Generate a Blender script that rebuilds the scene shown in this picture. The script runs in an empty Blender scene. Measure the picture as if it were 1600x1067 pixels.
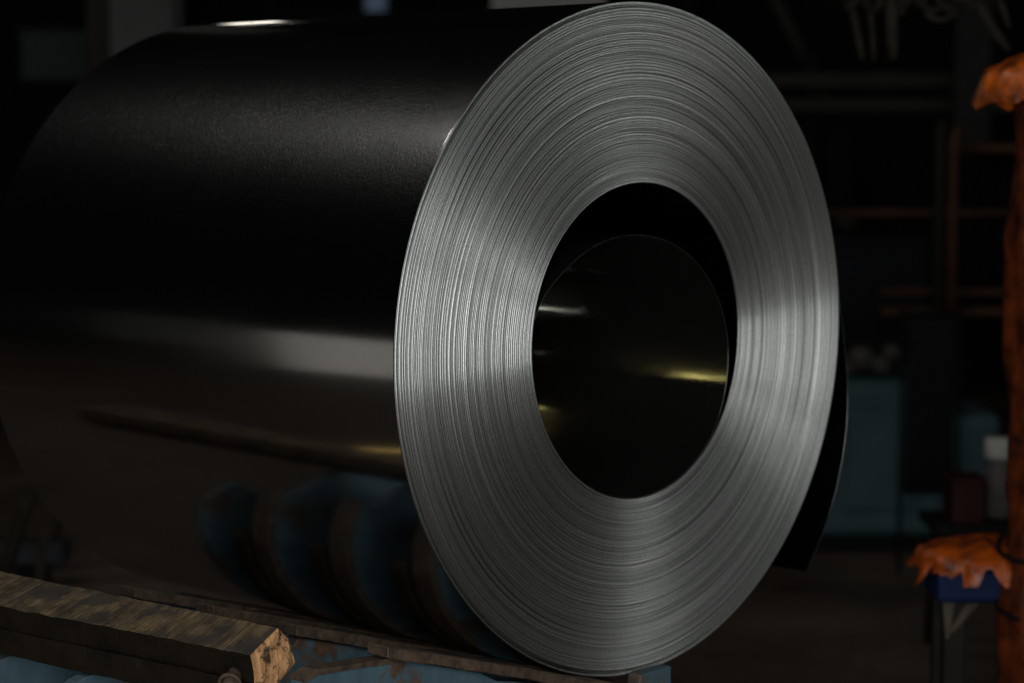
import bpy, math, random
from mathutils import Vector, noise, Matrix

R = math.radians
random.seed(7)
S = bpy.context.scene
COL = S.collection

# ------------------------------------------------------------------ camera
AX = 1.15                                   # height of the coil axis above the floor
CAM = Vector((-3.01955, -2.59870, 0.36401 + AX))
YAW, PITCH = R(45.9759), R(-5.2327)
cam = bpy.data.cameras.new('camera')
cam.sensor_width = 36.0
cam.lens = 3493.284 / 1600 * 36.0
cam.clip_start = 0.05
cam.clip_end = 200
cam.dof.use_dof = True
cam.dof.focus_distance = 3.64
cam.dof.aperture_fstop = 2.6
cam_o = bpy.data.objects.new('camera', cam)
COL.objects.link(cam_o)
cam_o.location = CAM
cam_o.rotation_euler = (R(90) + PITCH, 0, -YAW)
S.camera = cam_o

# ------------------------------------------------------------------ world, lamps of the dark hall, added lights
w = bpy.data.worlds.new('World')
S.world = w
w.use_nodes = True
bgn = w.node_tree.nodes['Background']
bgn.inputs[0].default_value = (0.85, 0.95, 1.0, 1)
bgn.inputs[1].default_value = 0.0015


def area(name, loc, target, sx, sy, power, color, spread=180):
    d = bpy.data.lights.new(name, 'AREA')
    d.shape = 'RECTANGLE'
    d.size, d.size_y = sx, sy
    d.energy = power
    d.color = color
    d.spread = R(spread)
    o = bpy.data.objects.new(name, d)
    COL.objects.link(o)
    o.location = loc
    dv = Vector(target) - Vector(loc)
    o.rotation_euler = dv.to_track_quat('-Z', 'Y').to_euler()
    return o


C0 = Vector((0, 0, AX))
# high window on the right, mirrored by the coil face in its upper left and lower right sectors
area('window_lamp_right', (3.06, -5.65, AX + 0.90), C0, 5.25, 0.9, 12, (0.97, 1.0, 0.985))
area('added_lamp_right_end', (5.16, -4.53, AX + 0.90), C0, 0.45, 1.0, 14, (0.97, 1.0, 0.985))  # added strip that strengthens the wedge edges on the coil face
area('added_lamp_middle', (-1.20, -6.30, AX + 2.45), C0, 4.0, 0.8, 32, (0.97, 1.0, 0.985))  # added fill that smooths the face between wedge and left lobe
# tall window behind the photographer
area('window_lamp_front', C0 + Vector((-0.80, -0.60, 0.07)) * 5.0, C0, 1.8, 2.9, 112, (0.98, 1.0, 0.985))
area('added_lamp_front_upper', C0 + Vector((-0.74, -0.56, 0.50)) * 5.0, C0, 1.8, 1.4, 22, (0.98, 1.0, 0.985))  # added upper panel that spreads the side lobes of the face
# doorway on the left that shows as the pale panel on the coil's flank, and a dimmer one beside it
area('doorway_lamp_left', (-5.42, 5.17, 0.60), (-0.6, 0.1, 0.9), 1.05, 1.10, 1.2, (1.0, 0.95, 0.84))
area('doorway_lamp_left_dim', (-4.86, 6.12, 0.90), (-0.6, 0.5, 1.1), 0.7, 0.8, 0.022, (1.0, 0.97, 0.90))
# ceiling lamp behind the coil
area('ceiling_lamp', (-2.45, 4.45, AX + 5.7), (-0.4, 0, AX + 0.4), 0.8, 0.6, 52, (1.0, 0.98, 0.92))
# added warm strip near the floor, reflected as the yellow line on the flank
area('added_glint_strip', (-1.60, 1.60, 0.13), (-0.55, 0.6, 1.0), 0.55, 0.02, 0.035, (1.0, 0.66, 0.20))
# added narrow beams into the bore for its glints: warm from low, cool from high
area('added_bore_light_low', (-0.70, 2.05, AX - 0.93), (0.23, 0.95, AX + 0.04), 0.12, 0.20, 4, (1.0, 0.84, 0.34), 14)
area('added_bore_light_high', (-1.9, 5.9, AX + 4.6), (0.0, 0.85, AX - 0.25), 0.22, 0.2, 0.35, (0.95, 1.0, 0.95), 2.5)
# bright high window at the far end of the hall, above the frame
area('rear_window_lamp', CAM + Vector((math.sin(YAW), math.cos(YAW), 0)) * 12 + Vector((math.cos(YAW), -math.sin(YAW), 0)) * -1.44 + Vector((0, 0, 1.25)), C0, 0.30, 0.5, 2, (1.0, 0.93, 0.82))

S.view_settings.view_transform = 'Standard'
S.view_settings.look = 'None'
S.view_settings.exposure = 0
S.view_settings.gamma = 1
S.cycles.use_denoising = True
S.cycles.filter_width = 1.2
S.cycles.max_bounces = 12
S.cycles.glossy_bounces = 8
S.cycles.sample_clamp_indirect = 3


# ------------------------------------------------------------------ helpers
def mesh(name, verts, faces, mat=None, parent=None, smooth=False, loc=(0, 0, 0)):
    me = bpy.data.meshes.new(name)
    me.from_pydata([tuple(v) for v in verts], [], faces)
    me.update()
    if smooth:
        me.polygons.foreach_set('use_smooth', [True] * len(me.polygons))
    o = bpy.data.objects.new(name, me)
    COL.objects.link(o)
    if mat:
        me.materials.append(mat)
    o.location = loc
    if parent:
        o.parent = parent
    return o


def empty(name, loc, rz=0.0):
    o = bpy.data.objects.new(name, None)
    COL.objects.link(o)
    o.location = loc
    o.rotation_euler = (0, 0, rz)
    o.empty_display_size = 0.05
    return o


def tag(o, label=None, cat=None, group=None, kind=None):
    for k, v in (('label', label), ('category', cat), ('group', group), ('kind', kind)):
        if v:
            o[k] = v
    return o


def copy_tree(o, parent=None):
    c = o.copy()
    COL.objects.link(c)
    c.parent = parent
    for ch in list(o.children):
        copy_tree(ch, c)
    return c


def bevel(o, width, seg=2):
    m = o.modifiers.new('bevel', 'BEVEL')
    m.width = width
    m.segments = seg
    m.limit_method = 'ANGLE'
    return o


class MB:
    """collects simple shapes; build() links them as one mesh"""

    def __init__(self):
        self.v, self.f = [], []

    def add(self, vs, fs):
        n = len(self.v)
        self.v += [Vector(a) for a in vs]
        self.f += [tuple(i + n for i in f) for f in fs]
        return self

    def box(self, x0, x1, y0, y1, z0, z1, m=None):
        vs = [Vector((x, y, z)) for z in (z0, z1) for y in (y0, y1) for x in (x0, x1)]
        if m:
            vs = [m @ v for v in vs]
        return self.add(vs, [(0, 2, 3, 1), (4, 5, 7, 6), (0, 1, 5, 4), (2, 6, 7, 3), (0, 4, 6, 2), (1, 3, 7, 5)])

    def prism_y(self, pts, y0, y1):
        """outline in (x, z), extruded along y"""
        n = len(pts)
        vs = [(x, y0, z) for x, z in pts] + [(x, y1, z) for x, z in pts]
        fs = [tuple(range(n)), tuple(range(2 * n - 1, n - 1, -1))]
        fs += [(i, i + n, (i + 1) % n + n, (i + 1) % n) for i in range(n)]
        return self.add(vs, fs)

    def tube(self, pts, r, seg=10, cap=True):
        pts = [Vector(p) for p in pts]
        rs = r if isinstance(r, (list, tuple)) else [r] * len(pts)
        vs, fs = [], []
        up = Vector((0.123, 0.31, 0.94))
        for i, p in enumerate(pts):
            d = (pts[min(i + 1, len(pts) - 1)] - pts[max(i - 1, 0)]).normalized()
            a = d.cross(up)
            if a.length < 1e-3:
                a = d.cross(Vector((1, 0, 0)))
            a.normalize()
            b = d.cross(a)
            for k in range(seg):
                t = 2 * math.pi * k / seg
                vs.append(p + (a * math.cos(t) + b * math.sin(t)) * rs[i])
        for i in range(len(pts) - 1):
            for k in range(seg):
                fs.append((i * seg + k, i * seg + (k + 1) % seg, (i + 1) * seg + (k + 1) % seg, (i + 1) * seg + k))
        if cap:
            fs.append(tuple(range(seg - 1, -1, -1)))
            n = (len(pts) - 1) * seg
            fs.append(tuple(n + k for k in range(seg)))
        return self.add(vs, fs)

    def build(self, name, mat, parent=None, smooth=False, loc=(0, 0, 0)):
        return mesh(name, self.v, self.f, mat, parent, smooth, loc)


# ------------------------------------------------------------------ materials
class NT:
    def __init__(self, name):
        self.m = bpy.data.materials.new(name)
        self.m.use_nodes = True
        self.t = self.m.node_tree
        self.b = self.t.nodes['Principled BSDF']

    def n(self, typ, **kw):
        x = self.t.nodes.new(typ)
        for k, v in kw.items():
            setattr(x, k, v)
        return x

    def link(self, a, b):
        self.t.links.new(a, b)

    def val(self, sock, v):
        if hasattr(v, 'is_output'):
            self.link(v, sock)
        else:
            sock.default_value = v

    def math(self, op, a, b=0.0, c=0.0):
        x = self.n('ShaderNodeMath', operation=op)
        for i, v in enumerate((a, b, c)):
            self.val(x.inputs[i], v)
        return x.outputs[0]

    def noise(self, vec, scale, detail=4, rough=0.55, dims='3D', w=None):
        x = self.n('ShaderNodeTexNoise', noise_dimensions=dims)
        if vec is not None:
            self.link(vec, x.inputs['Vector'])
        if w is not None:
            self.val(x.inputs['W'], w)
        x.inputs['Scale'].default_value = scale
        x.inputs['Detail'].default_value = detail
        x.inputs['Roughness'].default_value = rough
        return x.outputs['Fac']

    def ramp(self, fac, stops, interp='LINEAR'):
        x = self.n('ShaderNodeValToRGB')
        x.color_ramp.interpolation = interp
        e = x.color_ramp.elements
        while len(e) < len(stops):
            e.new(0.5)
        for i, (p, c) in enumerate(stops):
            e[i].position = p
            e[i].color = (*c, 1) if len(c) == 3 else c
        self.link(fac, x.inputs[0])
        return x.outputs[0]

    def mix(self, fac, a, b, mode='MIX'):
        x = self.n('ShaderNodeMix', data_type='RGBA', blend_type=mode)
        self.val(x.inputs[0], fac)
        for s, v in ((x.inputs[6], a), (x.inputs[7], b)):
            self.val(s, v if hasattr(v, 'is_output') else (*v, 1))
        return x.outputs[2]

    def bump(self, h, strength=0.3, dist=0.002, normal=None):
        x = self.n('ShaderNodeBump')
        x.inputs['Strength'].default_value = strength
        x.inputs['Distance'].default_value = dist
        self.link(h, x.inputs['Height'])
        if normal is not None:
            self.link(normal, x.inputs['Normal'])
        self.link(x.outputs[0], self.b.inputs['Normal'])
        return x.outputs[0]

    def obj(self, scale=None):
        tc = self.n('ShaderNodeTexCoord').outputs['Object']
        if scale is None:
            return tc
        mp = self.n('ShaderNodeMapping')
        self.link(tc, mp.inputs['Vector'])
        mp.inputs['Scale'].default_value = scale
        return mp.outputs[0]

    def set(self, **kw):
        for k, v in kw.items():
            s = self.b.inputs[k.replace('_', ' ')]
            if isinstance(v, tuple) and len(v) == 3:
                v = (*v, 1)
            self.val(s, v)
        return self


def plain(name, color, rough=0.6, metal=0.0, var=0.35, scale=9.0, bump=0.15):
    """a colour with uneven grime and a little relief"""
    t = NT(name)
    co = t.obj()
    f = t.noise(co, scale, 6, 0.6)
    dark = tuple(c * (1 - var) for c in color)
    lite = tuple(min(1, c * (1 + var)) for c in color)
    t.set(Base_Color=t.ramp(f, [(0.3, dark), (0.72, lite)]), Roughness=rough, Metallic=metal, Specular_IOR_Level=0.15)
    t.bump(t.noise(co, scale * 9, 5), bump, 0.004)
    return t.m


def mat_edges():
    t = NT('slit_steel_edges')
    co = t.obj()
    sp = t.n('ShaderNodeSeparateXYZ')
    t.link(co, sp.inputs[0])
    x, z = sp.outputs[0], sp.outputs[2]
    r = t.math('SQRT', t.math('ADD', t.math('MULTIPLY', x, x), t.math('MULTIPLY', z, z)))
    fine = t.noise(None, 430.0, 2, 0.6, '1D', r)
    mid = t.noise(None, 95.0, 3, 0.6, '1D', r)
    grain = t.noise(co, 420.0, 2, 0.6)
    a = t.ramp(fine, [(0.30, (0.50, 0.51, 0.50)), (0.5, (0.75, 0.76, 0.75)), (0.66, (1, 1, 1))])
    b = t.ramp(mid, [(0.3, (0.78, 0.79, 0.78)), (0.65, (1, 1, 1))])
    g = t.ramp(grain, [(0.3, (0.62, 0.62, 0.62)), (0.7, (1, 1, 1))])
    c = t.mix(1.0, a, b, 'MULTIPLY')
    c = t.mix(1.0, c, g, 'MULTIPLY')
    c = t.mix(1.0, c, (0.84, 0.845, 0.835), 'MULTIPLY')
    tn = t.n('ShaderNodeCombineXYZ')
    t.link(x, tn.inputs[0])                 # grooves run round the coil, so the sheen spreads along the radius
    t.link(z, tn.inputs[2])
    nm = t.n('ShaderNodeVectorMath', operation='NORMALIZE')
    t.link(tn.outputs[0], nm.inputs[0])
    t.set(Base_Color=c, Metallic=1.0, Roughness=0.34, Anisotropic=1.0)
    t.link(nm.outputs[0], t.b.inputs['Tangent'])
    b2 = t.n('ShaderNodeBsdfPrincipled')    # a rougher share of the slit edge
    t.link(c, b2.inputs['Base Color'])
    b2.inputs['Metallic'].default_value = 1.0
    b2.inputs['Roughness'].default_value = 0.56
    b2.inputs['Anisotropic'].default_value = 0.75
    t.link(nm.outputs[0], b2.inputs['Tangent'])
    mx = t.n('ShaderNodeMixShader')
    mx.inputs[0].default_value = 0.45
    t.link(t.b.outputs[0], mx.inputs[1])
    t.link(b2.outputs[0], mx.inputs[2])
    t.link(mx.outputs[0], t.t.nodes['Material Output'].inputs['Surface'])
    t.bump(t.math('ADD', t.math('MULTIPLY', fine, 1.0), t.math('MULTIPLY', grain, 0.04)), 0.22, 0.0012)
    return t.m


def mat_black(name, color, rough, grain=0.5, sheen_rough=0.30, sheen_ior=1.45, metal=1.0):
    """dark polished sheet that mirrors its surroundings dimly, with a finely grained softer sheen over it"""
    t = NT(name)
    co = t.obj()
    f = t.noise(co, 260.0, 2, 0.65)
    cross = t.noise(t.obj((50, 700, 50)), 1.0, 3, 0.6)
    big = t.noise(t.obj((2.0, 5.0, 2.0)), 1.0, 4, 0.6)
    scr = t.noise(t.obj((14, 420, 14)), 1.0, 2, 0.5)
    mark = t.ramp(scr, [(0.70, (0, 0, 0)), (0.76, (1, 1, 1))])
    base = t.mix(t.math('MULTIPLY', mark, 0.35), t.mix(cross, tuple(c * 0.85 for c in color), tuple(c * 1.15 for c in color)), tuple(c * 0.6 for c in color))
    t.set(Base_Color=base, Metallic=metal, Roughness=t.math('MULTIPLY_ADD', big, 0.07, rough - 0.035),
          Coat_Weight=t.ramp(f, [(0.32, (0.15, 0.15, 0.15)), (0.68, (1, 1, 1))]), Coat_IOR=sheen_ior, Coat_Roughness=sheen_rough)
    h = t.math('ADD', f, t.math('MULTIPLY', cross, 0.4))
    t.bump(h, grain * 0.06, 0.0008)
    x = t.n('ShaderNodeBump')
    x.inputs['Strength'].default_value = grain
    x.inputs['Distance'].default_value = 0.0012
    t.link(h, x.inputs['Height'])
    t.link(x.outputs[0], t.b.inputs['Coat Normal'])
    return t.m


def mat_blue_paint():
    t = NT('blue_paint_with_rust')
    co = t.obj()
    n1 = t.noise(co, 7.0, 8, 0.65)
    n2 = t.noise(co, 45.0, 5, 0.6)
    streak = t.noise(t.obj((22, 22, 3)), 1.0, 5, 0.6)
    blue = t.ramp(streak, [(0.3, (0.038, 0.076, 0.100)), (0.7, (0.066, 0.118, 0.146))])
    rust = t.ramp(n2, [(0.3, (0.030, 0.018, 0.012)), (0.7, (0.115, 0.062, 0.034))])
    mk = t.ramp(t.math('MULTIPLY_ADD', n2, 0.25, n1), [(0.66, (0, 0, 0)), (0.74, (1, 1, 1))])
    t.set(Base_Color=t.mix(mk, blue, rust), Roughness=0.55)
    t.bump(n2, 0.3, 0.003)
    return t.m


def mat_rust(name, blue_amount=0.62):
    t = NT(name)
    co = t.obj()
    n1 = t.noise(co, 11.0, 8, 0.65)
    n2 = t.noise(co, 70.0, 6, 0.65)
    rust = t.ramp(n1, [(0.30, (0.008, 0.006, 0.005)), (0.5, (0.045, 0.027, 0.017)), (0.72, (0.12, 0.075, 0.045))])
    rust = t.mix(0.55, rust, t.ramp(n2, [(0.32, (0.008, 0.006, 0.005)), (0.7, (0.13, 0.08, 0.048))]))
    n3 = t.noise(t.obj((4, 9, 9)), 1.0, 6, 0.6)
    mk = t.ramp(n3, [(blue_amount, (0, 0, 0)), (blue_amount + 0.05, (1, 1, 1))])
    t.set(Base_Color=t.mix(mk, rust, (0.05, 0.095, 0.125)), Roughness=0.7)
    t.bump(n2, 0.5, 0.003)
    return t.m


def mat_timber():
    t = NT('weathered_timber')
    geo = t.n('ShaderNodeTexCoord')
    mp = t.n('ShaderNodeMapping')
    mp.inputs['Rotation'].default_value = (0, 0, R(-6))
    mp.inputs['Scale'].default_value = (11, 210, 11)
    t.link(geo.outputs['Object'], mp.inputs['Vector'])
    saw = t.noise(mp.outputs[0], 1.0, 6, 0.7)
    saw.node.inputs['Distortion'].default_value = 0.6
    co = geo.outputs['Object']
    n1 = t.noise(co, 22.0, 7, 0.65)
    n2 = t.noise(co, 12.0, 6, 0.6)
    wood = t.ramp(saw, [(0.34, (0.045, 0.029, 0.014)), (0.5, (0.125, 0.080, 0.036)), (0.66, (0.25, 0.170, 0.074))])
    grime = t.ramp(n1, [(0.40, (0.10, 0.085, 0.08)), (0.58, (1, 1, 1))])
    c = t.mix(0.8, wood, grime, 'MULTIPLY')
    c = t.mix(t.ramp(n2, [(0.5, (0, 0, 0)), (0.58, (0.8, 0.8, 0.8))]), c, (0.022, 0.018, 0.016))
    t.set(Base_Color=c, Roughness=0.8)
    t.bump(t.math('ADD', saw, n1), 0.5, 0.003)
    return t.m


def mat_timber_end():
    t = NT('fresh_cut_timber_end')
    co = t.obj()
    n1 = t.noise(co, 34.0, 7, 0.65)
    n2 = t.noise(t.obj((160, 160, 40)), 1.0, 4, 0.6)
    wood = t.ramp(n2, [(0.3, (0.34, 0.165, 0.065)), (0.7, (0.60, 0.33, 0.145))])
    mk = t.ramp(n1, [(0.54, (0, 0, 0)), (0.62, (1, 1, 1))])
    t.set(Base_Color=t.mix(mk, wood, (0.05, 0.028, 0.014)), Roughness=0.85)
    t.bump(t.math('ADD', n1, n2), 0.8, 0.004)
    return t.m


def mat_plastic(name, c0, c1):
    t = NT(name)
    co = t.obj()
    n1 = t.noise(co, 17.0, 6, 0.65)
    t.set(Base_Color=t.ramp(n1, [(0.34, c0), (0.66, c1)]), Roughness=0.30)
    t.bump(t.noise(t.obj((30, 30, 8)), 1.0, 5, 0.6), 0.8, 0.01)
    return t.m


def mat_floor():
    t = NT('oily_concrete')
    co = t.obj()
    n1 = t.noise(co, 0.9, 8, 0.62)
    n2 = t.noise(co, 14.0, 6, 0.6)
    c = t.ramp(n1, [(0.3, (0.030, 0.020, 0.014)), (0.55, (0.085, 0.058, 0.040)), (0.75, (0.14, 0.10, 0.07))])
    c = t.mix(0.5, c, t.ramp(n2, [(0.3, (0.4, 0.4, 0.4)), (0.7, (1, 1, 1))]), 'MULTIPLY')
    t.set(Base_Color=c, Roughness=t.math('MULTIPLY_ADD', n1, 0.3, 0.45))
    t.bump(n2, 0.25, 0.004)
    return t.m


M_EDGE = mat_edges()
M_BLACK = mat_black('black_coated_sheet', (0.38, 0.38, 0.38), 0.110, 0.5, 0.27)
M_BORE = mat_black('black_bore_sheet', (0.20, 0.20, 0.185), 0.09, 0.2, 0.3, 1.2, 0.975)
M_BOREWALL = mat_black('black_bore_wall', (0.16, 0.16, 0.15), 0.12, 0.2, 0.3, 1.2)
M_LAPEDGE = plain('sheet_edge_steel', (0.10, 0.105, 0.10), 0.4, 1.0, 0.2, 60, 0.1)
M_BLUE = mat_blue_paint()
M_RUST = mat_rust('rusted_pad_steel', 0.60)
M_RUST2 = mat_rust('brown_rusted_steel', 0.95)
M_RUST3 = plain('blackened_rust', (0.022, 0.015, 0.010), 0.75, 0, 0.7, 26, 0.5)
M_TIMBER = mat_timber()
M_TEND = mat_timber_end()
M_DARKWOOD = plain('oily_shaded_wood', (0.011, 0.008, 0.0045), 0.75, 0, 0.5, 20, 0.5)  # the board's oily wood; on the timber's sides it also holds shade
M_FLOOR = mat_floor()
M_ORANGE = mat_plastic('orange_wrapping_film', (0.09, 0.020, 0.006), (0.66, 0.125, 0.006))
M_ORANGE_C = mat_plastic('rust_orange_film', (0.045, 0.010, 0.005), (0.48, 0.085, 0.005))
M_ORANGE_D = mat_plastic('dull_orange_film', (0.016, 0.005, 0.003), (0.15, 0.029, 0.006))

# ------------------------------------------------------------------ floor and the dark end of the hall
fl = mesh('floor', [(-14, -9, 0), (16, -9, 0), (16, 20, 0), (-14, 20, 0)], [(0, 1, 2, 3)], M_FLOOR)
tag(fl, kind='structure')

# ------------------------------------------------------------------ the coil
RO, RI, LEN = 0.600, 0.2824, 1.174
coil = empty('steel_coil', (0, 0, AX - RO))
tag(coil, 'large coil of black coated steel sheet with bright wound edges, lying in a blue cradle', 'steel coil')
CO = (0, 0, RO)                             # parts sit on the coil's own axis

NL, SEG = 74, 400
rr = [0.0]
for k in range(NL):
    rr.append(rr[-1] + random.choice((0.7, 0.9, 1.0, 1.0, 1.1, 1.5)) * random.uniform(0.9, 1.1))
bound = [RI + (RO - RI) * v / rr[-1] for v in rr]
offs = [random.gauss(0, 0.0005) for k in range(NL)]
for k in range(NL):                         # slow telescoping drift from lap to lap
    offs[k] += 0.0016 * math.sin(k * 0.55) * math.sin(k * 0.13 + 1) + (0.0012 if random.random() < 0.12 else 0)


def window(a, c, wdt):
    d = (a - c + math.pi) % (2 * math.pi) - math.pi
    return max(0.0, math.cos(min(abs(d) / wdt, 1.0) * math.pi / 2)) ** 1.5


vs, fs = [], []
for k in range(NL):
    r0, r1 = bound[k], bound[k + 1]
    wd = r1 - r0
    ph = random.uniform(0, 6.28)
    sk = random.uniform(-0.25, 0.25)
    hh = random.choice((0.0003, 0.0005, 0.0007, 0.0010))
    base = len(vs)
    prof = [(0.02, 0.012), (0.03, 0.0009), (0.12, 0.0001), (0.30, -0.5), (0.52 + sk * 0.3, -1.0), (0.78, -0.6),
            (0.89, 0.0001), (0.97, 0.0009), (0.98, 0.012)]
    for j in range(SEG):
        a = 2 * math.pi * j / SEG
        off = offs[k] + 0.0006 * math.sin(a + ph) + 0.0004 * math.sin(2 * a + ph * 2)
        if bound[k] > 0.515 and bound[k] < 0.536:
            off += 0.0065 * window(a, R(-12), R(80))
        if 0.445 < bound[k] < 0.457:
            off += 0.003 * window(a, R(10), R(70))
        ra, rb = r0, r1
        if k >= NL - 2:                     # the two outermost laps stand a little apart on the near side
            ra += 0.0021 * min(1.0, 1.6 * window(a, R(190), R(125)))
        for u, y in prof:
            rad = ra + (rb - ra) * u
            yy = off + (y * hh if y < 0 else y)
            vs.append((rad * math.cos(a), yy, rad * math.sin(a)))
    n = len(prof)
    for j in range(SEG):
        j2 = (j + 1) % SEG
        for i in range(n - 1):
            fs.append((base + j * n + i, base + j * n + i + 1, base + j2 * n + i + 1, base + j2 * n + i))
edges = mesh('wound_edges', vs, fs, M_EDGE, coil, True, CO)
edges['kind'] = 'stuff'
edges['label'] = 'bright grey slit edges of the wound sheet'


def shell(name, rad, y0, y1, mat, seg=256, flip=False, lip=0.0015):
    vs, fs = [], []
    ys = [y0, y0 + lip, y0 + 1.6 * lip, y0 + 3 * lip] + [y0 + (y1 - y0) * t / 8 for t in range(1, 8)] + [y1 - 3 * lip, y1 - 1.6 * lip, y1 - lip, y1]
    for i, y in enumerate(ys):
        q = rad - (lip if i in (0, len(ys) - 1) else 0) * (-1 if flip else 1)
        for j in range(seg):
            a = 2 * math.pi * j / seg
            vs.append((q * math.cos(a), y, q * math.sin(a)))
    for i in range(len(ys) - 1):
        for j in range(seg):
            j2 = (j + 1) % seg
            f = (i * seg + j, i * seg + j2, (i + 1) * seg + j2, (i + 1) * seg + j)
            fs.append(f if not flip else f[::-1])
    return mesh(name, vs, fs, mat, coil, True, CO)


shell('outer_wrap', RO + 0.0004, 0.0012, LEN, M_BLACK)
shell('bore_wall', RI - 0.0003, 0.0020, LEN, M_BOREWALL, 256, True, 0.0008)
# far end of the coil
vs, fs = [], []
rings = [RI + (RO - RI) * i / 24 for i in range(25)]
for i, q in enumerate(rings):
    for j in range(128):
        a = 2 * math.pi * j / 128
        vs.append((q * math.cos(a), LEN - 0.002 + 0.0015 * (i % 2), q * math.sin(a)))
for i in range(24):
    for j in range(128):
        j2 = (j + 1) % 128
        fs.append((i * 128 + j, i * 128 + j2, (i + 1) * 128 + j2, (i + 1) * 128 + j))
mesh('far_edges', vs, fs, M_EDGE, coil, True, CO)


def interp(tab, a):
    for (a0, r0), (a1, r1) in zip(tab, tab[1:]):
        if a0 <= a <= a1:
            t = (a - a0) / (a1 - a0)
            t = t * t * (3 - 2 * t) if False else t
            return r0 + (r1 - r0) * t
    return tab[-1][1]


def smooth_tab(tab, n):
    """evenly sampled and softened polar table"""
    a0, a1 = tab[0][0], tab[-1][0]
    v = [interp(tab, a0 + (a1 - a0) * i / n) for i in range(n + 1)]
    for _ in range(30):
        v = [v[0]] + [(v[i - 1] + 2 * v[i] + v[i + 1]) / 4 for i in range(1, n)] + [v[-1]]
    return [(a0 + (a1 - a0) * i / n, v[i]) for i in range(n + 1)]


def sheet(name, tab, th, y0, y1, mat, matedge, closed=False):
    """a bent sheet: polar table (degrees, radius), its near edge a slim face of bare steel"""
    vs, fs = [], []
    ys = [y0, y0 + 0.0004] + [y0 + (y1 - y0) * t / 6 for t in range(1, 7)]
    n = len(tab)
    ring = len(ys) * 2
    for a, q in tab:
        c, s = math.cos(R(a)), math.sin(R(a))
        for y in ys:
            vs.append((q * c, y, q * s))
        for y in ys:
            vs.append(((q + th) * c, y, (q + th) * s))
    m = len(ys)
    mi = []
    rng = range(n if closed else n - 1)
    for j in rng:
        b0, b1 = j * ring, ((j + 1) % n) * ring
        for i in range(m - 1):
            fs.append((b0 + i, b0 + i + 1, b1 + i + 1, b1 + i)); mi.append(0)
            fs.append((b0 + m + i, b1 + m + i, b1 + m + i + 1, b0 + m + i + 1)); mi.append(0)
        fs.append((b0, b1, b1 + m, b0 + m)); mi.append(1)
        fs.append((b0 + m - 1, b0 + 2 * m - 1, b1 + 2 * m - 1, b1 + m - 1)); mi.append(0)
    if not closed:
        for b in (0, (n - 1) * ring):
            for i in range(m - 1):
                fs.append((b + i, b + i + 1, b + m + i + 1, b + m + i)); mi.append(1)
    o = mesh(name, vs, fs, mat, coil, True, CO)
    o.data.materials.append(matedge)
    o.data.polygons.foreach_set('material_index', mi)
    return o


lap = [(-189, 0.2805), (-120, 0.2808), (-60, 0.2806), (-44, 0.280), (-28.7, 0.272), (-10.9, 0.258), (0, 0.249), (15, 0.232), (30.5, 0.216),
       (52, 0.197), (75, 0.1875), (92.6, 0.1885), (111, 0.198), (130, 0.216), (148, 0.241), (161.7, 0.271), (171, 0.2805)]
st = smooth_tab(lap, 240)[:-1]
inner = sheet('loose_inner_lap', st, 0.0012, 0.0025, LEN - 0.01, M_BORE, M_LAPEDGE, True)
inner['label'] = 'innermost lap sagging away from the top of the bore'
tail = [(-43.9, 0.703), (-34.4, 0.699), (-22, 0.68), (-13.4, 0.659), (-4.6, 0.627), (2.7, 0.604), (10, 0.6012), (40, 0.6012)]
tl = sheet('loose_outer_tail', smooth_tab(tail, 80), 0.0012, 0.004, LEN, M_BLACK, M_LAPEDGE)
tl['label'] = 'free black end of the sheet standing off the coil'

# ------------------------------------------------------------------ the cradle: blue ribs with rusty pads
cradle = empty('coil_cradle', (0, 0, 0))
tag(cradle, 'blue painted steel cradle with rusty sloping pads under the coil', 'cradle')
SL = math.tan(R(16))
CX, CZ = -RO * math.sin(R(16)), AX - RO * math.cos(R(16))


def pad_z(x):
    return CZ - (x - CX) * SL - 0.0012


def wob(v, amp, sc=20.0):
    return v + noise.noise_vector(v * sc) * amp


def rib(y, front=False, far=False):
    th = 0.030
    if front:
        out = [(0.05, 0.30), (0.05, AX - 0.592), (-0.035, AX - 0.594), (-0.045, pad_z(-0.045) - 0.027), (-0.12, pad_z(-0.12) - 0.027), (-0.36, pad_z(-0.36) - 0.026), (-0.40, pad_z(-0.40) - 0.030),
               (-0.44, pad_z(-0.44) - 0.020), (-0.60, pad_z(-0.60) - 0.019), (-0.645, AX - 0.461), (-0.80, AX - 0.452), (-0.825, AX - 0.463), (-0.84, AX - 0.50), (-0.84, 0.30)]
    else:
        out = [(0.05, 0.30), (0.05, pad_z(-0.12) - 0.035), (-0.12, pad_z(-0.12) - 0.021), (-0.645, AX - 0.461), (-0.70, AX - 0.505), (-0.90, AX - 0.516)]
        for t in range(1, 9):
            q = R(t * 11)
            out.append((-0.90 - 0.085 * math.sin(q), AX - 0.601 + 0.085 * math.cos(q)))
        out.append((-0.985, 0.30))
    if far:
        out = [(-0.04, 0.30), (-0.04, AX - 0.64), (0.12, pad_z(-0.12) - 0.021), (0.50, pad_z(-0.50) - 0.021), (0.54, AX - 0.52), (0.54, 0.30)]
    b = MB().prism_y(out, y - th / 2, y + th / 2)
    o = bevel(b.build('rib', M_BLUE, cradle), 0.003)
    return o


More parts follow.
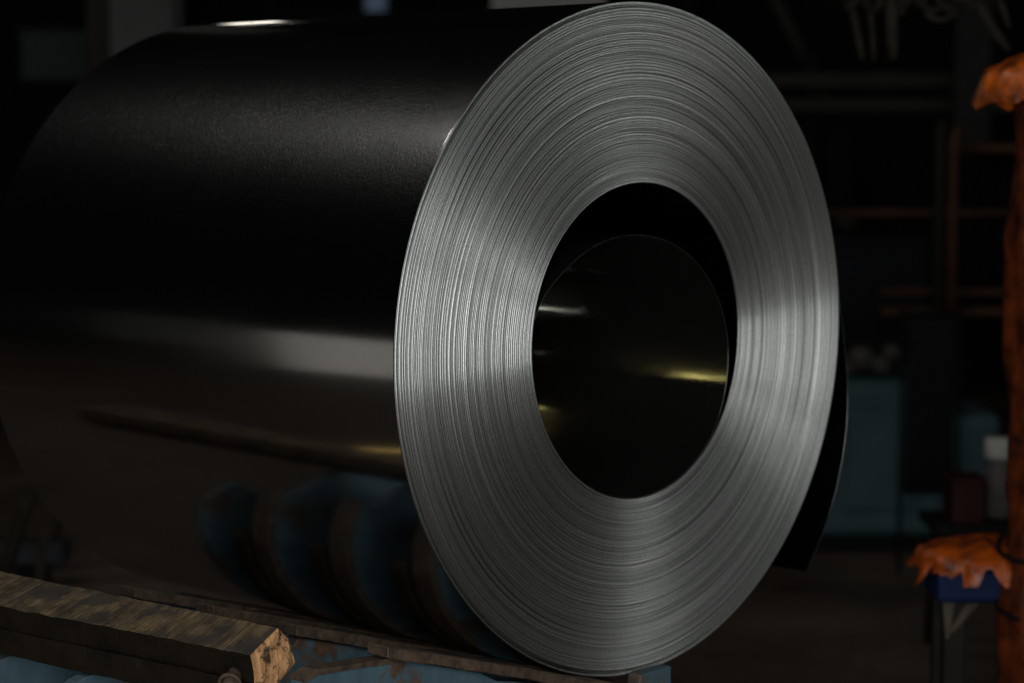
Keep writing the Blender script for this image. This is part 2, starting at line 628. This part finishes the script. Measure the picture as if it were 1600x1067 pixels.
def pad(y0, y1, x0, x1, th, round_end=False, lift=0.0, name='pad', far=False, mat=None):
    """a flat bar on the rib's slope, edges nibbled by wear"""
    b = MB()
    n = 26
    vs, fs = [], []
    for i in range(n + 1):
        t = i / n
        x = x0 + (x1 - x0) * t
        cut = 0.0
        if round_end and t < 0.10:
            cut = th * 0.75 * (1 - math.sqrt(max(0, 1 - (1 - t / 0.10) ** 2)))
        zt = pad_z(x) + lift - cut
        jit = 0.0055 * noise.noise(Vector((x * 30, y0 * 9, 3)))
        zt += 0.0024 * noise.noise(Vector((x * 26, y0 * 7, 9)))
        vs += [(x, y0 + jit, zt - th), (x, y1, zt - th), (x, y1, zt - 0.0006), (x, y0 + jit, zt)]
    for i in range(n):
        a, c = i * 4, i * 4 + 4
        for k in range(4):
            fs.append((a + k, a + (k + 1) % 4, c + (k + 1) % 4, c + k))
    fs += [(0, 3, 2, 1), (n * 4, n * 4 + 1, n * 4 + 2, n * 4 + 3)]
    if far:
        vs = [(-x, y, z) for x, y, z in vs]
    b.add(vs, fs)
    return bevel(b.build(name, mat or M_RUST, cradle), 0.0018, 1)


RIBS = [-0.02, 0.20, 0.42, 0.64]
for i, y in enumerate(RIBS):
    rib(y, i == 0)
    pad(y - 0.032, y + 0.018, -0.665, -0.05, 0.019)
    pad(y + 0.036, y + 0.080, -0.510, -0.05, 0.019, True, 0.003, 'back_pad', False, M_RUST3)
out_ = [(0.0, 0.30), (0.0, AX - 0.64), (-0.12, AX - 0.63), (-0.60, AX - 0.50), (-0.70, AX - 0.52), (-0.70, 0.30)]
bevel(MB().prism_y(out_, 0.845, 0.875).build('rib', M_BLUE, cradle), 0.003)
for y in (0.64, 0.86):
    rib(y, False, True)
    pad(y - 0.025, y + 0.025, -0.50, -0.06, 0.019, far=True)
band = [(-0.640, AX - 0.4595), (-0.642, AX - 0.4690), (-0.72, AX - 0.4635), (-0.80, AX - 0.4600), (-0.826, AX - 0.468), (-0.828, AX - 0.4615), (-0.802, AX - 0.4505)]
mesh_band = MB().prism_y(band, -0.038, -0.003).build('worn_edge', M_RUST2, cradle)
bevel(MB().box(-0.93, -0.03, 0.02, 0.84, 0.262, 0.297).build('added_dark_deck', M_RUST3, cradle), 0.003)  # unseen deck added to darken the reflection low on the coil's flank
bm_ = MB().box(-0.62, -0.44, -0.03, 0.89, 0.18, 0.42)
bevel(bm_.build('side_beam', M_BLUE, cradle), 0.006)
bevel(MB().box(0.30, 0.48, 0.60, 1.14, 0.18, 0.42).build('side_beam', M_BLUE, cradle), 0.006)
for x, y in ((-0.53, 0.10), (-0.53, 0.58), (0.39, 0.70), (0.39, 1.02)):
    bevel(MB().box(x - 0.07, x + 0.07, y - 0.07, y + 0.07, 0.0, 0.20).build('leg', M_BLUE, cradle), 0.004)

# ------------------------------------------------------------------ the timber beam lying on the ribs
timber = empty('timber_beam', (0, 0, 0))
tag(timber, 'weathered timber beam with a pale sawn end, lying along the outer ends of the blue ribs', 'timber')


def lerp(a, b, t):
    return a + (b - a) * t


# cross-section corners at the near end and the far end (x, y, z)
near = [(-0.805, 0.050, AX - 0.398), (-0.864, 0.046, AX - 0.431), (-0.858, 0.044, AX - 0.475), (-0.824, 0.046, AX - 0.496), (-0.769, 0.050, AX - 0.459), (-0.782, 0.052, AX - 0.42)]
farp = [(-0.895, 1.45, AX - 0.400), (-1.030, 1.45, AX - 0.430), (-1.010, 1.45, AX - 0.480), (-0.96, 1.45, AX - 0.503), (-0.87, 1.45, AX - 0.48), (-0.87, 1.45, AX - 0.43)]
vs, fs = [], []
NSEG, PER = 90, 6
SUB = 5
for i in range(NSEG + 1):
    t = i / NSEG
    c = [Vector(near[k]).lerp(Vector(farp[k]), t) for k in range(PER)]
    for k in range(PER):
        for s in range(SUB):
            v = c[k].lerp(c[(k + 1) % PER], s / SUB)
            am = 0.0014 if s else 0.0022
            v = v + noise.noise_vector(v * 38) * am + noise.noise_vector(v * 9) * 0.0018
            vs.append(v)
P = PER * SUB
for i in range(NSEG):
    for k in range(P):
        fs.append((i * P + k, (i + 1) * P + k, (i + 1) * P + (k + 1) % P, i * P + (k + 1) % P))
fs.append(tuple(NSEG * P + k for k in range(P)))
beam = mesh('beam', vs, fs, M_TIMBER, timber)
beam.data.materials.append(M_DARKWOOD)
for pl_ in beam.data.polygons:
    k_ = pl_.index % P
    pl_.material_index = 1 if SUB <= k_ < 4 * SUB and pl_.index < NSEG * P else 0  # outer and lower sides: dark wood with their shade put into the colour
ring0 = vs[:P]
cen = sum(ring0, Vector()) / P
ev, ef = [], []
for q in range(7):
    for k in range(P):
        v = ring0[k].lerp(cen, q / 6.5)
        v = v + Vector((0, -0.004 * math.sin(min(1, q / 2) * 1.57) + 0.006 * noise.noise(v * 45), 0)) * (1 if q else 0)
        ev.append(v)
for q in range(6):
    for k in range(P):
        ef.append((q * P + k, q * P + (k + 1) % P, (q + 1) * P + (k + 1) % P, (q + 1) * P + k))
ef.append(tuple(6 * P + k for k in range(P)))
mesh('sawn_end', ev, ef, M_TEND, timber)

# dark board under the timber's outer side, with a rusty pin in a ring at its end
board = empty('edge_board', (0, 0, 0))
tag(board, 'dark oily board with a rusty pin, fixed along the underside of the timber beam', 'board')
bb = MB()
bv, bf = [], []
for i in range(41):
    t = i / 40
    y = lerp(0.105, 1.5, t)
    xo = lerp(-0.881, -1.010, t)
    q = [(xo, AX - 0.470), (xo - 0.004, AX - 0.5115), (xo + 0.05, AX - 0.5125), (xo + 0.05, AX - 0.500), (xo + 0.012, AX - 0.478)]
    for x, z in q:
        v = Vector((x, y, z))
        bv.append(v + noise.noise_vector(v * 30) * 0.0018)
for i in range(40):
    for k in range(5):
        bf.append((i * 5 + k, (i + 1) * 5 + k, (i + 1) * 5 + (k + 1) % 5, i * 5 + (k + 1) % 5))
bf += [(0, 1, 2, 3, 4), tuple(40 * 5 + k for k in (4, 3, 2, 1, 0))]
mesh('plank', bv, bf, M_DARKWOOD, board)
MB().tube([(-0.835, 0.105, AX - 0.459), (-0.905, 0.055, AX - 0.483)], 0.012, 16).build('pin', M_RUST2, board, True)
tor = []
for k in range(25):
    a = 2 * math.pi * k / 24
    c = Vector((-0.886, 0.069, AX - 0.4765))
    d = Vector((-0.07, -0.05, -0.024)).normalized()
    e = d.cross(Vector((0, 0, 1))).normalized()
    f_ = d.cross(e)
    tor.append(c + (e * math.cos(a) + f_ * math.sin(a)) * 0.0165)
MB().tube(tor, 0.0032, 8, False).build('ring', M_RUST2, board, True)

# ------------------------------------------------------------------ background of the hall
FV = Vector((math.sin(YAW), math.cos(YAW), 0))
RV = Vector((math.cos(YAW), -math.sin(YAW), 0))
O0 = Vector((CAM.x, CAM.y, 0))


def hall(u, d, h=0.0):
    """a spot in the hall: metres to the right of, and ahead of, where the photographer stands"""
    return O0 + FV * d + RV * u + Vector((0, 0, h))


M_GREY = plain('grey_painted_column', (0.065, 0.067, 0.064), 0.6, 0, 0.25, 3)
M_OLIVE = plain('olive_brown_paint', (0.016, 0.015, 0.0105), 0.6, 0, 0.3, 4)
M_TEAL = plain('teal_machine_paint', (0.038, 0.070, 0.081), 0.5, 0, 0.25, 5)
M_BROWNPIPE = plain('rust_brown_pipe', (0.060, 0.027, 0.015), 0.6, 0, 0.4, 8)
M_DARK = plain('sooty_black_steel', (0.003, 0.003, 0.003), 0.8, 0, 0.4, 5)
M_NAVY = plain('dark_blue_paint', (0.002, 0.003, 0.006), 0.6, 0, 0.3, 5)
M_LEATHER = plain('grimy_tan_cloth', (0.026, 0.021, 0.015), 0.85, 0, 0.5, 12)
M_PALE = plain('pale_plastic', (0.34, 0.33, 0.31), 0.6, 0, 0.2, 6)
M_RED = plain('dull_red_paint', (0.022, 0.003, 0.0025), 0.6, 0, 0.3, 6)
M_ROYAL = plain('royal_blue_seat', (0.005, 0.013, 0.055), 0.5, 0, 0.2, 6)
M_WALLD = plain('dark_hall_wall', (0.004, 0.004, 0.0036), 0.9, 0, 0.4, 1.5)

# rear wall of the hall, far behind everything
wl = MB()
for a, b in (((-9, 13.5), (9, 13.5)),):
    p0, p1 = hall(*a), hall(*b)
    n_ = FV * 0.2
    wl.add([p0, p1, p1 + n_, p0 + n_] + [v + Vector((0, 0, 7)) for v in (p0, p1, p1 + n_, p0 + n_)],
           [(0, 1, 5, 4), (1, 2, 6, 5), (2, 3, 7, 6), (3, 0, 4, 7), (4, 5, 6, 7)])
tag(wl.build('rear_wall', M_WALLD), kind='structure')


def local(u, d, rz=0.0):
    return empty('x', hall(u, d), -YAW + rz)


def hall_box(mb, x0, x1, y0, y1, z0, z1):
    return mb.box(x0, x1, y0, y1, z0, z1)


def thing(name, u, d, label, cat, group=None, rz=0.0):
    e = local(u, d, rz)
    e.name = name
    return tag(e, label, cat, group)


# two columns behind the top left of the coil
c = thing('hall_column', -1.64, 10.0, 'grey steel column rising behind the top left of the coil', 'column')
bevel(MB().box(-0.14, 0.14, -0.012, 0.012, 0, 4).build('flange', M_GREY, c), 0.004)
bevel(MB().box(-0.14, 0.14, 0.26, 0.284, 0, 4).build('flange', M_GREY, c), 0.004)
MB().box(-0.008, 0.008, 0.0125, 0.2595, 0, 4).build('web', M_GREY, c)
bevel(MB().box(-0.2, 0.2, -0.08, 0.36, 0.002, 0.03).build('base_plate', M_GREY, c), 0.004)
c = thing('hall_post', -1.86, 10.3, 'slim olive brown post just left of the grey column', 'post')
bevel(MB().box(-0.075, 0.075, -0.07, 0.07, 0, 4).build('shaft', M_OLIVE, c), 0.006)
bevel(MB().box(-0.12, 0.12, -0.12, 0.12, 0.002, 0.02).build('base_plate', M_OLIVE, c), 0.003)

# pale sheet and bottle on a high rack behind the coil's top
c = thing('storage_rack', -0.15, 11.0, 'dark shelf rack behind the top edge of the coil', 'rack')
for x in (-1.0, 1.0):
    for y in (-0.25, 0.25):
        MB().box(x - 0.025, x + 0.025, y - 0.025, y + 0.025, 0, 3.0).build('upright', M_DARK, c)
for z in (1.2, 2.07):
    bevel(MB().box(-0.97, 0.97, -0.22, 0.22, z, z + 0.035).build('shelf', M_DARK, c), 0.004)
c = thing('pale_carton', 0.20, 10.95, 'pale carton on the rack above the coil, just left of its face', 'carton')
bevel(MB().box(-0.30, 0.25, -0.15, 0.15, 2.107, 2.42).build('box', M_PALE, c), 0.01)
MB().box(-0.30, 0.25, -0.03, 0.03, 2.4205, 2.4215).build('tape', M_LEATHER, c)
c = thing('blue_canister', -0.66, 10.95, 'small pale blue canister on the rack above the coil', 'canister')
pr = []
for z, q in ((2.107, 0.055), (2.12, 0.06), (2.26, 0.06), (2.30, 0.03), (2.33, 0.03)):
    pr.append((z, q))
MB().tube([(0, 0, z) for z, q in pr], [q for z, q in pr], 20).build('body', plain('pale_blue_plastic', (0.30, 0.40, 0.62), 0.4, 0, 0.1), c, True)
MB().tube([(0, 0, 2.3302), (0, 0, 2.36)], 0.034, 16).build('cap', M_PALE, c, True)

# blue valve-like machine at far top left
c = thing('wall_cabinet', -2.12, 10.4, 'dim blue cabinet on a stand at the top left', 'cabinet', None, 0.25)
bevel(MB().box(-0.17, 0.17, -0.12, 0.12, 1.74, 2.02).build('body', M_NAVY, c), 0.02)
MB().tube([(0, 0, 0), (0, 0, 1.739)], 0.04, 12).build('stand', M_DARK, c, True)
bevel(MB().box(-0.15, 0.15, -0.136, -0.1205, 1.77, 1.99).build('door', plain('dim_blue_door', (0.0012, 0.0026, 0.0045), 0.5), c), 0.006)

# bars and a strap behind the lower left of the coil
c = thing('floor_rail', -1.75, 7.5, 'grey blue rail on short feet behind the lower left of the coil', 'rail')
bevel(MB().box(-0.6, 0.24, -0.06, 0.06, 0.075, 0.155).build('bar', plain('grey_blue_paint', (0.03, 0.032, 0.037), 0.5), c), 0.01)
for x in (-0.45, 0.12):
    bevel(MB().box(x - 0.05, x + 0.05, -0.05, 0.05, 0.0, 0.0745).build('foot', M_DARK, c), 0.004)
c = thing('bent_strap', -1.47, 6.9, 'bent tan steel strap standing in front of the grey blue rail', 'strap')
pts = [(0.12, 0.0, 0.56), (0.10, 0.0, 0.46), (0.045, 0, 0.34), (0.0, 0, 0.24), (-0.008, 0, 0.12), (-0.01, 0, 0.0)]
b = MB()
for p0, p1 in zip(pts, pts[1:]):
    p0, p1 = Vector(p0), Vector(p1)
    q = Vector((0.016, 0, 0)); s = Vector((0, 0.006, 0))
    b.add([p0 - q - s, p0 + q - s, p0 + q + s, p0 - q + s, p1 - q - s, p1 + q - s, p1 + q + s, p1 - q + s],
          [(0, 1, 5, 4), (1, 2, 6, 5), (2, 3, 7, 6), (3, 0, 4, 7), (0, 3, 2, 1), (4, 5, 6, 7)])
b.build('band', M_LEATHER, c)
bevel(MB().box(-0.07, 0.05, -0.05, 0.05, 0.001, 0.012).build('foot_plate', M_DARK, c), 0.002)
for i, (u, d) in enumerate(((-1.63, 7.4), (-1.56, 7.75))):
    c = thing('leaning_bar', u, d, ('brown bar leaning at the left edge behind the coil', 'darker bar leaning behind the brown one at the left edge')[i], 'bar', 'bars leaning behind the coil')
    MB().tube([(-0.10, 0, 0.0), (0.12, 0.05, 0.62)], 0.026, 12).build('shaft', (M_LEATHER, M_BROWNPIPE)[i], c, True)
    MB().tube([(0.1205, 0.0502, 0.621), (0.124, 0.051, 0.632)], 0.03, 12).build('collar', M_DARK, c, True)

# teal machine on the right behind the coil, with its dark cloth
c = thing('teal_machine', 1.46, 8.1, 'teal painted machine cabinet behind the right side of the coil', 'machine')
bevel(MB().box(-0.36, 0.13, 0, 0.5, 0.05, 0.63).build('housing', M_TEAL, c), 0.04, 4)
bevel(MB().box(0.1305, 0.34, 0.06, 0.5, 0.05, 0.50).build('side_housing', M_TEAL, c), 0.04, 4)
bevel(MB().box(-0.38, 0.36, -0.02, 0.52, 0.0, 0.0495).build('plinth', M_DARK, c), 0.004)
bevel(MB().box(-0.24, 0.02, -0.012, -0.0005, 0.16, 0.52).build('door', M_TEAL, c), 0.004)
for i, (x, z, q) in enumerate(((-0.17, 0.70, 0.045), (-0.10, 0.675, 0.035), (-0.22, 0.665, 0.03), (-0.06, 0.72, 0.03))):
    MB().tube([(x, 0.10, z), (x, 0.16, z)], q, 16).build('hand_wheel', plain('worn_grey_steel', (0.05, 0.046, 0.040), 0.5, 0, 0.2) if i == 0 else bpy.data.materials['worn_grey_steel'], c, True)
MB().box(-0.26, -0.02, 0.1605, 0.24, 0.6305, 0.76).build('wheel_bracket', M_DARK, c)
c = thing('hanging_cloth', 1.45, 7.7, 'black cloth hanging in ragged folds in front of the teal machine', 'cloth')
vs, fs = [], []
for i in range(25):
    x = -0.085 + 0.17 * i / 24
    y = 0.012 * math.sin(i * 1.3) + 0.006 * math.sin(i * 2.9)
    zb = 0.275 + 0.02 * noise.noise(Vector((i * 0.6, 2, 0)))
    for j in range(7):
        z = zb + (0.90 - zb) * j / 6
        vs.append((x * (1 - 0.1 * j / 6), y * (1 - j / 7), z))
for i in range(24):
    for j in range(6):
        fs.append((i * 7 + j, i * 7 + 7 + j, i * 7 + 8 + j, i * 7 + 1 + j))
o = mesh('fabric', vs, fs, plain('black_cloth', (0.006, 0.006, 0.006), 0.9, 0, 0.3, 20), c, True)
so = o.modifiers.new('thick', 'SOLIDIFY'); so.thickness = 0.006
MB().tube([(-0.11, 0.0, 0.906), (0.11, 0.0, 0.906)], 0.010, 10).build('rod', M_DARK, c, True)
for x in (-0.10, 0.10):
    MB().tube([(x, 0.0, 0.0), (x, 0, 0.92)], 0.007, 8).build('rod_stand', M_DARK, c, True)

# pipe frame with brown rails at the right
c = thing('pipe_frame', 1.80, 9.2, 'rust brown pipe frame of uprights and rails behind the orange wrapped post', 'pipe frame')
for x, z1, m in ((-0.045, 1.58, M_OLIVE), (0.012, 1.55, M_BROWNPIPE), (0.62, 1.7, M_BROWNPIPE)):
    MB().tube([(x, 0, 0), (x, 0, z1 - 0.05), (x + 0.01, 0, z1)], 0.021, 12).build('upright', m, c, True)
for z, x0, x1, q in ((0.872, -0.27, 0.7, 0.017), (0.79, -0.27, 0.7, 0.02), (1.465, 0.0, 0.7, 0.018), (1.20, -0.5, 0.7, 0.014)):
    MB().tube([(x0, 0.05, z), (x1, 0.05, z)], q, 12).build('rail', M_BROWNPIPE, c, True)
for x in (0.10, 0.17, 0.24):
    MB().tube([(x, 0.10, 0.88), (x, 0.10, 1.40)], 0.012, 8).build('rod', M_DARK, c, True)
c = thing('crane_beam', 1.50, 10.3, 'olive brown double beam crossing behind the upper right of the coil', 'beam')
bevel(MB().box(-0.9, 1.4, 0, 0.1, 1.735, 1.805).build('upper_bar', M_OLIVE, c), 0.006)
bevel(MB().box(-0.9, 1.4, 0.02, 0.12, 1.625, 1.69).build('lower_bar', M_OLIVE, c), 0.006)
for x in (-0.12, 0.9):
    bevel(MB().box(x - 0.035, x + 0.035, 0.121, 0.19, 0, 1.9).build('leg', M_DARK, c), 0.004)
c = thing('diagonal_brace', 1.30, 10.9, 'dark grey diagonal brace above the coil at the top right', 'brace')
m4 = Matrix.Translation((0, 0, 0)) 
b = MB()
b.tube([(-0.40, 0.0, 2.9), (0.26, 0.0, 1.62)], 0.035, 4).build('bar', M_OLIVE, c)
bevel(MB().box(0.22, 0.34, -0.05, 0.05, 0.0, 1.66).build('foot_post', M_DARK, c), 0.004)
c = thing('grey_panel', 2.09, 10.2, 'dim grey upright panel behind the orange cap at the right', 'panel')
bevel(MB().box(-0.085, 0.085, 0, 0.04, 1.46, 2.6).build('sheet', plain('dim_grey_panel', (0.009, 0.0095, 0.008), 0.6), c), 0.004)
bevel(MB().box(-0.02, 0.02, 0.0405, 0.08, 0, 2.6).build('stand', M_DARK, c), 0.003)
c = thing('dark_machine', 1.62, 10.0, 'dark blue machine block between the coil and the pipe frame', 'machine')
bevel(MB().box(-0.42, 0.25, 0, 0.5, 0.4, 1.08).build('housing', M_NAVY, c), 0.02)
bevel(MB().box(-0.46, 0.29, -0.03, 0.53, 0.0, 0.3995).build('base', M_DARK, c), 0.01)
MB().tube([(-0.12, -0.03, 1.13), (-0.12, 0.3, 1.13)], 0.05, 16).build('roller', M_OLIVE, c, True)

# gloves and hooks hanging from a line at the top right
line = thing('overhead_line', 1.15, 6.1, 'dark cable tray overhead at the top right', 'cable tray')
bevel(MB().box(-0.5, 1.2, -0.05, 0.05, 1.935, 1.975).build('tray', M_DARK, line), 0.003)
for x in (-0.46, 1.16):
    MB().tube([(x, 0, 1.9755), (x, 0, 3.2)], 0.006, 8).build('hanger', M_DARK, line, True)


def strip_thing(name, u, d, pts, wd, mat, label, cat, group):
    c = thing(name, u, d, label, cat, group)
    rs = [wd * (0.6 + 0.5 * math.sin(math.pi * min(1, 0.15 + 0.75 * i / (len(pts) - 1)))) for i in range(len(pts))]
    MB().tube(pts, rs, 10).build('strip', mat, c, True)
    MB().tube([(pts[0][0], pts[0][1], 1.9349), (pts[0][0], pts[0][1], pts[0][2] - 0.005)], 0.004, 6).build('hook', M_DARK, c, True)
    return c


G = 'strips hanging from the cable tray'
strip_thing('hanging_strip', 0.905, 6.08, [(0, 0, 1.90), (0.015, 0, 1.84), (0.03, 0, 1.775), (0.04, 0, 1.72)], 0.010, M_LEATHER, 'leftmost thin tan strip hanging at the top right', 'strip', G)
strip_thing('hanging_strip', 0.955, 6.08, [(0, 0, 1.90), (0.012, 0, 1.84), (0.018, 0, 1.775), (0.022, 0, 1.715)], 0.008, M_LEATHER, 'dark thin strip hanging just right of the leftmost strip', 'strip', G)
strip_thing('hanging_strip', 1.015, 6.06, [(0, 0, 1.92), (0.003, 0, 1.86), (0.006, 0, 1.78), (0.010, 0, 1.72)], 0.016, M_LEATHER, 'broad tan strip hanging third from left at the top right', 'strip', G)
strip_thing('hanging_strip', 1.045, 6.09, [(0, 0, 1.92), (0.004, 0, 1.88), (0.008, 0, 1.84)], 0.012, M_LEATHER, 'short stub of strip beside the broad tan one', 'strip', G)
strip_thing('hanging_strip', 1.235, 6.08, [(0, 0, 1.91), (0.03, 0, 1.85), (0.07, 0, 1.79), (0.105, 0, 1.745)], 0.013, M_LEATHER, 'slanting grey tan strip above the orange cap', 'strip', G)
strip_thing('hanging_strip', 1.30, 6.10, [(0, 0, 1.92), (0.025, 0, 1.86), (0.045, 0, 1.805)], 0.010, M_LEATHER, 'slanting strip right of the others, close to the frame edge', 'strip', G)
c = thing('hanging_hoop', 1.155, 6.09, 'dark hoop of hose hanging between the strips', 'hose')
MB().tube([(0.045 * math.cos(a), 0, 1.872 + 0.045 * math.sin(a)) for a in [2 * math.pi * k / 24 for k in range(25)]], 0.008, 8, False).build('loop', M_LEATHER, c, True)
MB().tube([(0, 0, 1.918), (0, 0, 1.9349)], 0.004, 6).build('hook', M_DARK, c, True)
M_KNOT = plain('grimy_brown_rope', (0.020, 0.016, 0.012), 0.9, 0, 0.6, 30)
knot = thing('rope_bundle', 1.18, 6.05, 'dark knotted bundle of ropes slung over the cable tray at the top right', 'rope bundle')
rnd = random.Random(11)
for i in range(26):
    x0 = rnd.uniform(-0.30, 0.36)
    x1 = x0 + rnd.uniform(0.03, 0.13)
    sag = rnd.uniform(0.02, 0.085)
    y0 = rnd.uniform(-0.045, 0.045)
    pts = [(x0 + (x1 - x0) * t / 8, y0 + 0.01 * math.sin(t + i), 1.935 - sag * math.sin(math.pi * t / 8) + 0.004 * math.sin(t * 2.2 + i)) for t in range(9)]
    MB().tube(pts, rnd.uniform(0.006, 0.013), 8).build('rope', M_KNOT, knot, True)


# orange wrapped post, its cap, and the covered stand beside it at the right
def drape(rx, ry, z0, z1, seed, rag=0.04, nseg=48, nr=10, flare=0.12):
    """film draped over a top: a domed middle and a ragged pleated skirt"""
    vs, fs = [], []
    for i in range(nr + 1):
        t = i / nr
        for k in range(nseg):
            a = 2 * math.pi * k / nseg
            pl = noise.noise(Vector((math.cos(a) * 4 + seed, math.sin(a) * 4, 1.0)))
            pl2 = noise.noise(Vector((math.cos(a) * 11 + seed, math.sin(a) * 11, 4.0)))
            q = min(1.0, t * 1.6)
            if t < 0.625:
                rad = q
                z = z1 - (z1 - z0) * 0.42 * q ** 2.2
            else:
                s = (t - 0.625) / 0.375
                rad = 1.0 + flare * s + 0.20 * s * pl2
                z = z1 - (z1 - z0) * (0.42 + 0.58 * s) - rag * s * (pl + 0.6 * pl2)
            rad *= 1 + 0.05 * t * pl
            rad *= 1 + 0.05 * noise.noise(Vector((math.cos(a) * 7, math.sin(a) * 7 + seed, t * 6)))
            v = Vector((rx * rad * math.cos(a), ry * rad * math.sin(a), z + 0.006 * noise.noise(Vector((rad * math.cos(a) * 2.2, rad * math.sin(a) * 2.2, seed + 5))) + 0.008 * noise.noise(Vector((rad * math.cos(a) * 6, rad * math.sin(a) * 6, seed)))))
            vs.append(v)
    for i in range(nr):
        for k in range(nseg):
            k2 = (k + 1) % nseg
            fs.append((i * nseg + k, (i + 1) * nseg + k, (i + 1) * nseg + k2, i * nseg + k2))
    return vs, fs


post = thing('wrapped_post', 1.20, 5.0, 'upright post wrapped in crumpled orange film at the right edge', 'post')
vs, fs = [], []
for i in range(61):
    z = 0.012 + 1.60 * i / 60
    for k in range(32):
        a = 2 * math.pi * k / 32
        q = 0.088 + 0.006 * math.sin(z * 7) + 0.020 * noise.noise(Vector((math.cos(a) * 1.6, math.sin(a) * 1.6, z * 5.5))) + 0.008 * noise.noise(Vector((math.cos(a) * 5, math.sin(a) * 5, z * 16)))
        vs.append((q * math.cos(a), q * math.sin(a), z))
for i in range(60):
    for k in range(32):
        fs.append((i * 32 + k, i * 32 + (k + 1) % 32, (i + 1) * 32 + (k + 1) % 32, (i + 1) * 32 + k))
mesh('film', vs, fs, M_ORANGE_D, post, True)
MB().tube([(0, 0, 0.0), (0, 0, 1.64)], 0.06, 20).build('pipe', M_DARK, post, True)
vs, fs = drape(0.150, 0.13, 1.590, 1.705, 3.0, 0.03)
o = mesh('cap_film', vs, fs, M_ORANGE, post, True)
o['label'] = 'bright orange film tied over the post top'
for z in (0.60, 0.47):
    MB().tube([(0.098 * math.cos(a), 0.098 * math.sin(a), z + 0.03 * math.sin(a + 0.6)) for a in [2 * math.pi * k / 28 for k in range(29)]], 0.006, 8, False).build('tie', M_DARK, post, True)

stand = thing('covered_stand', 1.06, 5.12, 'low blue stand under a ragged orange film cover at the lower right', 'stand')
bevel(MB().box(-0.09, 0.20, -0.10, 0.10, 0.455, 0.528).build('seat', M_ROYAL, stand), 0.012)
vs, fs = drape(0.150, 0.14, 0.520, 0.592, 8.0, 0.050, 72)
vs = [v + Vector((0.035, 0, 0)) for v in vs]
mesh('film_cover', vs, fs, M_ORANGE_C, stand, True)
for x, y in ((-0.045, -0.06), (0.15, -0.06), (-0.045, 0.07), (0.15, 0.07)):
    bevel(MB().box(x - 0.024, x + 0.024, y - 0.02, y + 0.02, 0.0, 0.4545).build('leg', plain('dark_stand_leg', (0.010, 0.0085, 0.007), 0.6) if 'dark_stand_leg' not in bpy.data.materials else bpy.data.materials['dark_stand_leg'], stand), 0.003)
m_tape = plain('torn_pale_tape', (0.06, 0.052, 0.036), 0.7, 0, 0.4, 30)
b = MB()
b.add([(-0.075, -0.084, 0.455), (-0.05, -0.084, 0.455), (-0.058, -0.086, 0.375), (-0.068, -0.086, 0.37)], [(0, 1, 2, 3)])
b.add([(-0.02, -0.0845, 0.452), (0.008, -0.0845, 0.452), (-0.052, -0.0865, 0.385), (-0.06, -0.0865, 0.39)], [(0, 1, 2, 3)])
o = b.build('torn_tape', m_tape, stand)
so = o.modifiers.new('thick', 'SOLIDIFY'); so.thickness = 0.002

# red crate and pale jar on a stool behind the stand
stool = thing('work_stool', 1.38, 6.5, 'dark stool behind the orange covered stand', 'stool')
bevel(MB().box(-0.16, 0.16, -0.14, 0.14, 0.37, 0.40).build('seat', M_DARK, stool), 0.006)
for x in (-0.13, 0.13):
    for y in (-0.11, 0.11):
        MB().tube([(x, y, 0.0), (x * 0.9, y * 0.9, 0.3698)], 0.013, 10).build('leg', M_DARK, stool, True)
c = thing('red_crate', 1.33, 6.45, 'dull red crate on the stool beside the pale jar', 'crate')
bevel(MB().box(-0.06, 0.035, -0.07, 0.07, 0.401, 0.52).build('box', M_RED, c), 0.006)
bevel(MB().box(-0.065, 0.04, -0.075, 0.075, 0.5205, 0.532).build('lid', M_RED, c), 0.003)
c = thing('pale_jar', 1.425, 6.5, 'pale jar with a white lid next to the orange wrapped post', 'jar')
MB().tube([(0, 0, z) for z in (0.401, 0.41, 0.53, 0.56, 0.575)], [0.034, 0.038, 0.038, 0.030, 0.028], 20).build('body', plain('cloudy_plastic', (0.075, 0.066, 0.064), 0.5, 0, 0.2), c, True)
MB().tube([(0, 0, z) for z in (0.5755, 0.58, 0.63, 0.636)], [0.036, 0.039, 0.039, 0.036], 20).build('lid', M_PALE, c, True)
